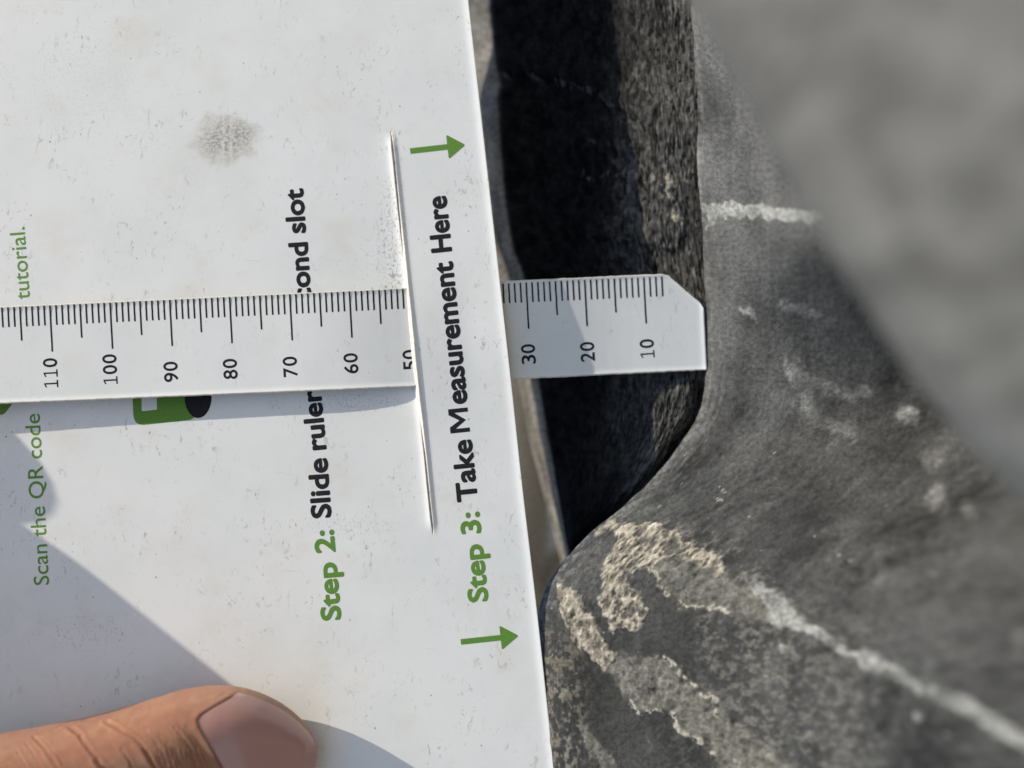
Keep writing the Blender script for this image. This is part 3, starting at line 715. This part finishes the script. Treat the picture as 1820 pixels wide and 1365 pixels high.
wT, hT, zT = prof(WPROF, T2), prof(HPROF, T2), prof(ZPROF, T2)
ce = np.sign(np.cos(TH2)) * np.abs(np.cos(TH2)) ** .9; se = np.sign(np.sin(TH2)) * np.abs(np.sin(TH2)) ** .9
bend = 30 * sst(600, 1200, T2)
mX = TIP[0] + AX[0] * T2; mY = TIP[1] + AX[1] * T2 + bend * 4
cen = at_card(mX, mY, zT)
apw = np.array([AP[0], -AP[1], 0.])
apw /= np.linalg.norm(apw)
wm = wT / K * .95
vT = cen + (wm * ce)[..., None] * apw + np.stack([TX * hT * se, TY * hT * se, hT * se + .44 * wm * ce * np.maximum(se, 0) ** .8], -1)
def project(v):
    s = D / (D - v[..., 2]); return CX + v[..., 0] * K * s, CY - v[..., 1] * K * s
qX, qY = project(vT)
NAIL = [(357,1273),(352,1281),(355,1292),(368,1312),(382,1335),(398,1365),(415,1400),(440,1460),(560,1470),(590,1400),(592,1340),(580,1310),(560,1290),(535,1262),(500,1236),(470,1222),(448,1224),(425,1235),(400,1248),(375,1262)]
sd = polygon_sd(qX, qY, NAIL); sd = np.where(np.sin(TH2) > .12, sd, 99)
shT = qX.shape
fineT = fsum(shT, 5, 2.2, 91, 3); midT = field(shT, 14, 14, 95)
NAILOPEN = [(430, 1232), (448, 1224), (470, 1222), (500, 1236), (535, 1262), (560, 1290), (580, 1310), (592, 1340), (590, 1400)]
df = polyline_d(qX, qY, NAILOPEN)
fold = np.exp(-((sd - 5) / 6.) ** 2) * sst(6, 26, df)
relT = .27 * fold - .32 * sst(2, -2, sd) + .011 * fineT + .035 * midT
def crease(p, wd, dep, ridge=.6):
    d = polyline_d(qX + 1.5 * fineT, qY, p); dep = dep * .62; return -dep * np.exp(-(d / wd) ** 2) + dep * ridge * np.exp(-((d - 2.4 * wd) / wd) ** 2)
top_ = sst(.0, .3, np.sin(TH2))
for p, wd, dep in (([(120, 1290), (140, 1305), (160, 1335), (195, 1375), (230, 1420)], 3.2, .42), ([(190, 1283), (215, 1298), (245, 1318), (265, 1345), (282, 1380)], 3.0, .36), ([(60, 1310), (80, 1330), (100, 1362), (120, 1390)], 2.5, .3),
                   ([(30, 1335), (45, 1360), (60, 1385)], 2, .2), ([(45, 1318), (62, 1345), (75, 1370)], 1.7, .18), ([(75, 1312), (95, 1335), (112, 1362)], 1.7, .18), ([(215, 1330), (228, 1352), (240, 1380)], 2, .18)):
    relT += crease(p, wd, dep) * top_
for k in range(13):
    x0 = 262 + k * 8.5; y0 = 1300 - k * .4 + 4 * math.sin(k * 2.1)
    relT += crease([(x0 - 14, y0 - 8), (x0, y0 + 8), (x0 + 18, y0 + 34), (x0 + 38, y0 + 90)], 1.4, .15 + .05 * math.sin(k)) * top_ * sst(14, 26, sd)
gx = np.gradient(vT, axis=1); gy = np.gradient(vT, axis=0)
nT = np.cross(gy, gx); nT /= np.linalg.norm(nT, axis=-1, keepdims=True) + 1e-9
outw = vT - cen; sgn = np.sign((nT * outw).sum(-1, keepdims=True)); sgn[sgn == 0] = 1; nT = nT * sgn
nT[T2 < .2] = np.array([1., 0, 0])
vSk = vT + nT * (relT * sst(0, 12, T2))[..., None]
red = sst(-.5, 1.2, midT)
cT = np.stack([.50 + .026 * fineT, .235 + .018 * fineT, .125 + .013 * fineT], -1)
cT = over(cT, .40 * red, (.44, .17, .11))
cT = over(cT, .55 * sst(20, 2, np.abs(sd)) * sst(6, 26, df), (.32, .11, .06))
cT = over(cT, .55 * sst(5.5, 1.5, np.abs(sd - .5)) * sst(10, 30, df), (.13, .035, .02))  # thin shade line under the nail fold painted into the skin colour
wrinkle_shade = np.exp(-((qX - 330) / 48.) ** 2 - ((qY - 1350) / 52.) ** 2)
cT = over(cT, .5 * wrinkle_shade * sst(-1, 1, fineT), (.24, .10, .06))  # wrinkled skin by the nail darkened in colour for its shade
cT = over(cT, .5 * sst(140, 90, T2) * sst(0, 18, sd), (.42, .27, .13))
cT = over(cT, np.clip(.5 * sst(0, -.25, relT), 0, 1), (.25, .08, .05))  # sunken creases darkened in colour, like shade lying in them
crz = sst(300, 270, qX * 0 + np.abs(qX - 320)) * 0
cT = np.clip(cT, .03, .7)
n1, n2 = shT; NTh = n1 * n2
i = np.arange(NTh).reshape(n1, n2); j = np.roll(i, -1, 1)
fq = np.stack([i[:-1], i[1:], j[1:], j[:-1]], -1).reshape(-1, 4)
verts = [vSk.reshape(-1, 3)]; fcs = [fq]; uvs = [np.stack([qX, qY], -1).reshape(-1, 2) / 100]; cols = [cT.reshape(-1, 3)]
nbase = NTh
def cap(idx):   # centre fan
    return idx
def tube(pts, rad, seg=28, per=10):
    """smooth tapering limb through 3-D points (building frame), rounded ends"""
    pts = np.array(pts, float); rad = np.array(rad, float); n = len(pts)
    t = np.linspace(0, n - 1, (n - 1) * per + 1); c = np.stack([np.interp(t, range(n), pts[:, k]) for k in range(3)], -1); r_ = np.interp(t, range(n), rad)
    for _ in range(4): c[1:-1] = (c[:-2] + 2 * c[1:-1] + c[2:]) / 4; r_[1:-1] = (r_[:-2] + 2 * r_[1:-1] + r_[2:]) / 4
    d0 = c[0] - c[1]; d0 /= np.linalg.norm(d0); d1 = c[-1] - c[-2]; d1 /= np.linalg.norm(d1)
    a = np.linspace(0, math.pi / 2, 8)[:-1]
    C = np.concatenate([[c[0] + d0 * r_[0] * math.cos(x) for x in a], c, [c[-1] + d1 * r_[-1] * math.cos(x) for x in a[::-1]]])
    R = np.concatenate([[max(r_[0] * math.sin(x), 1e-3) for x in a], r_, [max(r_[-1] * math.sin(x), 1e-3) for x in a[::-1]]])
    d = np.gradient(C, axis=0); d /= np.linalg.norm(d, axis=1, keepdims=True)
    ref = np.array([.1, .2, 1.]); s1 = np.cross(d, ref); s1 /= np.linalg.norm(s1, axis=1, keepdims=True); s2 = np.cross(d, s1)
    an = np.linspace(0, 2 * math.pi, seg, endpoint=False)
    v = C[:, None, :] + R[:, None, None] * (np.cos(an)[None, :, None] * s1[:, None, :] + np.sin(an)[None, :, None] * s2[:, None, :])
    m1, m2 = v.shape[:2]; i = np.arange(m1 * m2).reshape(m1, m2); j = np.roll(i, -1, 1)
    return v.reshape(-1, 3), np.stack([i[:-1], i[1:], j[1:], j[:-1]], -1).reshape(-1, 4)
def add(v, q, store):
    off = sum(len(x) for x in store[0]); store[0].append(v); store[1].append(q + off)
    store[2].append(v[:, :2] / 9.4); store[3].append(np.repeat([[.45, .235, .14]], len(v), 0))
def cc(px, py, h): return at_card(px, py, h)
st = (verts, fcs, uvs, cols)
# palm and the four fingers curled behind the card (out of the frame)
pl0 = cc(-560, 1660, 18)
for p, r_ in (([cc(-420, 1590, 19), cc(-900, 1760, 10), cc(-1300, 1800, 0)], [15, 21, 24]),
              ([cc(-1100, 1500, 2), cc(-1150, 1800, -4), cc(-1200, 2100, -8)], [15, 19, 15]),
              ([cc(-1150, 1450, 2), cc(-1000, 1350, -14), cc(-620, 1380, -20), cc(-150, 1420, -19)], [9.5, 9, 8.5, 7]),
              ([cc(-1150, 1660, 2), cc(-980, 1600, -15), cc(-560, 1610, -22), cc(-60, 1620, -20)], [9.5, 9, 8.5, 7.2]),
              ([cc(-1150, 1880, 2), cc(-980, 1830, -15), cc(-600, 1820, -22), cc(-140, 1810, -20)], [9, 8.6, 8, 7]),
              ([cc(-1150, 2080, 2), cc(-1000, 2040, -15), cc(-680, 2010, -20), cc(-320, 1990, -18)], [8, 7.6, 7, 6]),
              ([cc(-1200, 1800, 0), cc(-2000, 1900, 2), cc(-3600, 2200, 6)], [26, 24, 32])):
    v_, q_ = tube(p, r_); add(v_, q_, st)
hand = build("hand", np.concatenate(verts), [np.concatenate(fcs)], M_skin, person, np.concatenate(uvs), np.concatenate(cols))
# the nail: its own shell
mask = (sd < 3.5)
vN = vT + nT * (.10 + .0 * T2)[..., None]
fmask = mask[:-1] & mask[1:]; f4 = (mask[:-1] & mask[1:]); f4 = f4 & np.roll(f4, -1, 1)
sel = f4.reshape(-1)
used = np.unique(fq[sel]); remap = -np.ones(NTh, int); remap[used] = np.arange(len(used))
vN = vN.reshape(-1, 3)
lun = sst(46, 30, np.hypot((qX - 400) / 1.0, (qY - 1400) / 2.4)) 
freeE = sst(10, 4, np.abs(sd)) * sst(12, 4, df)
cN = np.repeat([[.45, .25, .22]], NTh, 0).reshape(n1, n2, 3) + 0
cN = over(cN, .45 * lun, (.52, .40, .37)); cN = over(cN, .6 * freeE, (.56, .46, .34))
cN = cN * (1 + .03 * midT[..., None])
fN = remap[fq[sel]]
inner = (vT - nT * .5).reshape(-1, 3)
vv = np.concatenate([vN[used], inner[used]])
ed = np.concatenate([fN[:, [0, 1]], fN[:, [1, 2]], fN[:, [2, 3]], fN[:, [3, 0]]]); key = {}
es = np.sort(ed, 1); k_ = es[:, 0].astype(np.int64) * len(used) + es[:, 1]; uq, ix, cn = np.unique(k_, return_index=True, return_counts=True)
be = ed[ix[cn == 1]]; rimf = np.stack([be[:, 1], be[:, 0], be[:, 0] + len(used), be[:, 1] + len(used)], -1)
nail = build("thumbnail", vv, [np.concatenate([fN, rimf])], M_nail, person, np.concatenate([uvs[0][used]] * 2), np.concatenate([cN.reshape(-1, 3)[used]] * 2))
nail['label'] = "short pink thumbnail with a pale half-moon"
# unseen stand-in for the other hand, limbs shaped to shadow the card's left side
st2 = ([], [], [], [])
def cd(px, py, h):
    v = at_card(px, py, 0); v[..., 2] += h; return v
for p, r_ in (([cd(-640, 470, 15), cd(-900, 380, 18), cd(-1300, 230, 24)], [10, 10.5, 11]),
              ([cd(-445, 800, 25), cd(-820, 560, 25), cd(-1250, 400, 26)], [8.5, 12.5, 14]),
              ([cd(-1150, 700, 25), cd(-735, 880, 25)], [12, 11]),
              ([cd(-1400, 430, 24), cd(-1600, 330, 30), cd(-1800, 160, 36)], [16, 20, 20]),
              ([cd(-1750, 200, 36), cd(-2300, -200, 44), cd(-3600, -600, 50)], [24, 26, 34])):
    v_, q_ = tube(p, r_); add(v_, q_, st2)
shadow_hand = build("hand", np.concatenate(st2[0]), [np.concatenate(st2[1])], M_skin, person, np.concatenate(st2[2]), np.concatenate(st2[3]))  # added unseen hand, there only to shadow the card's left side
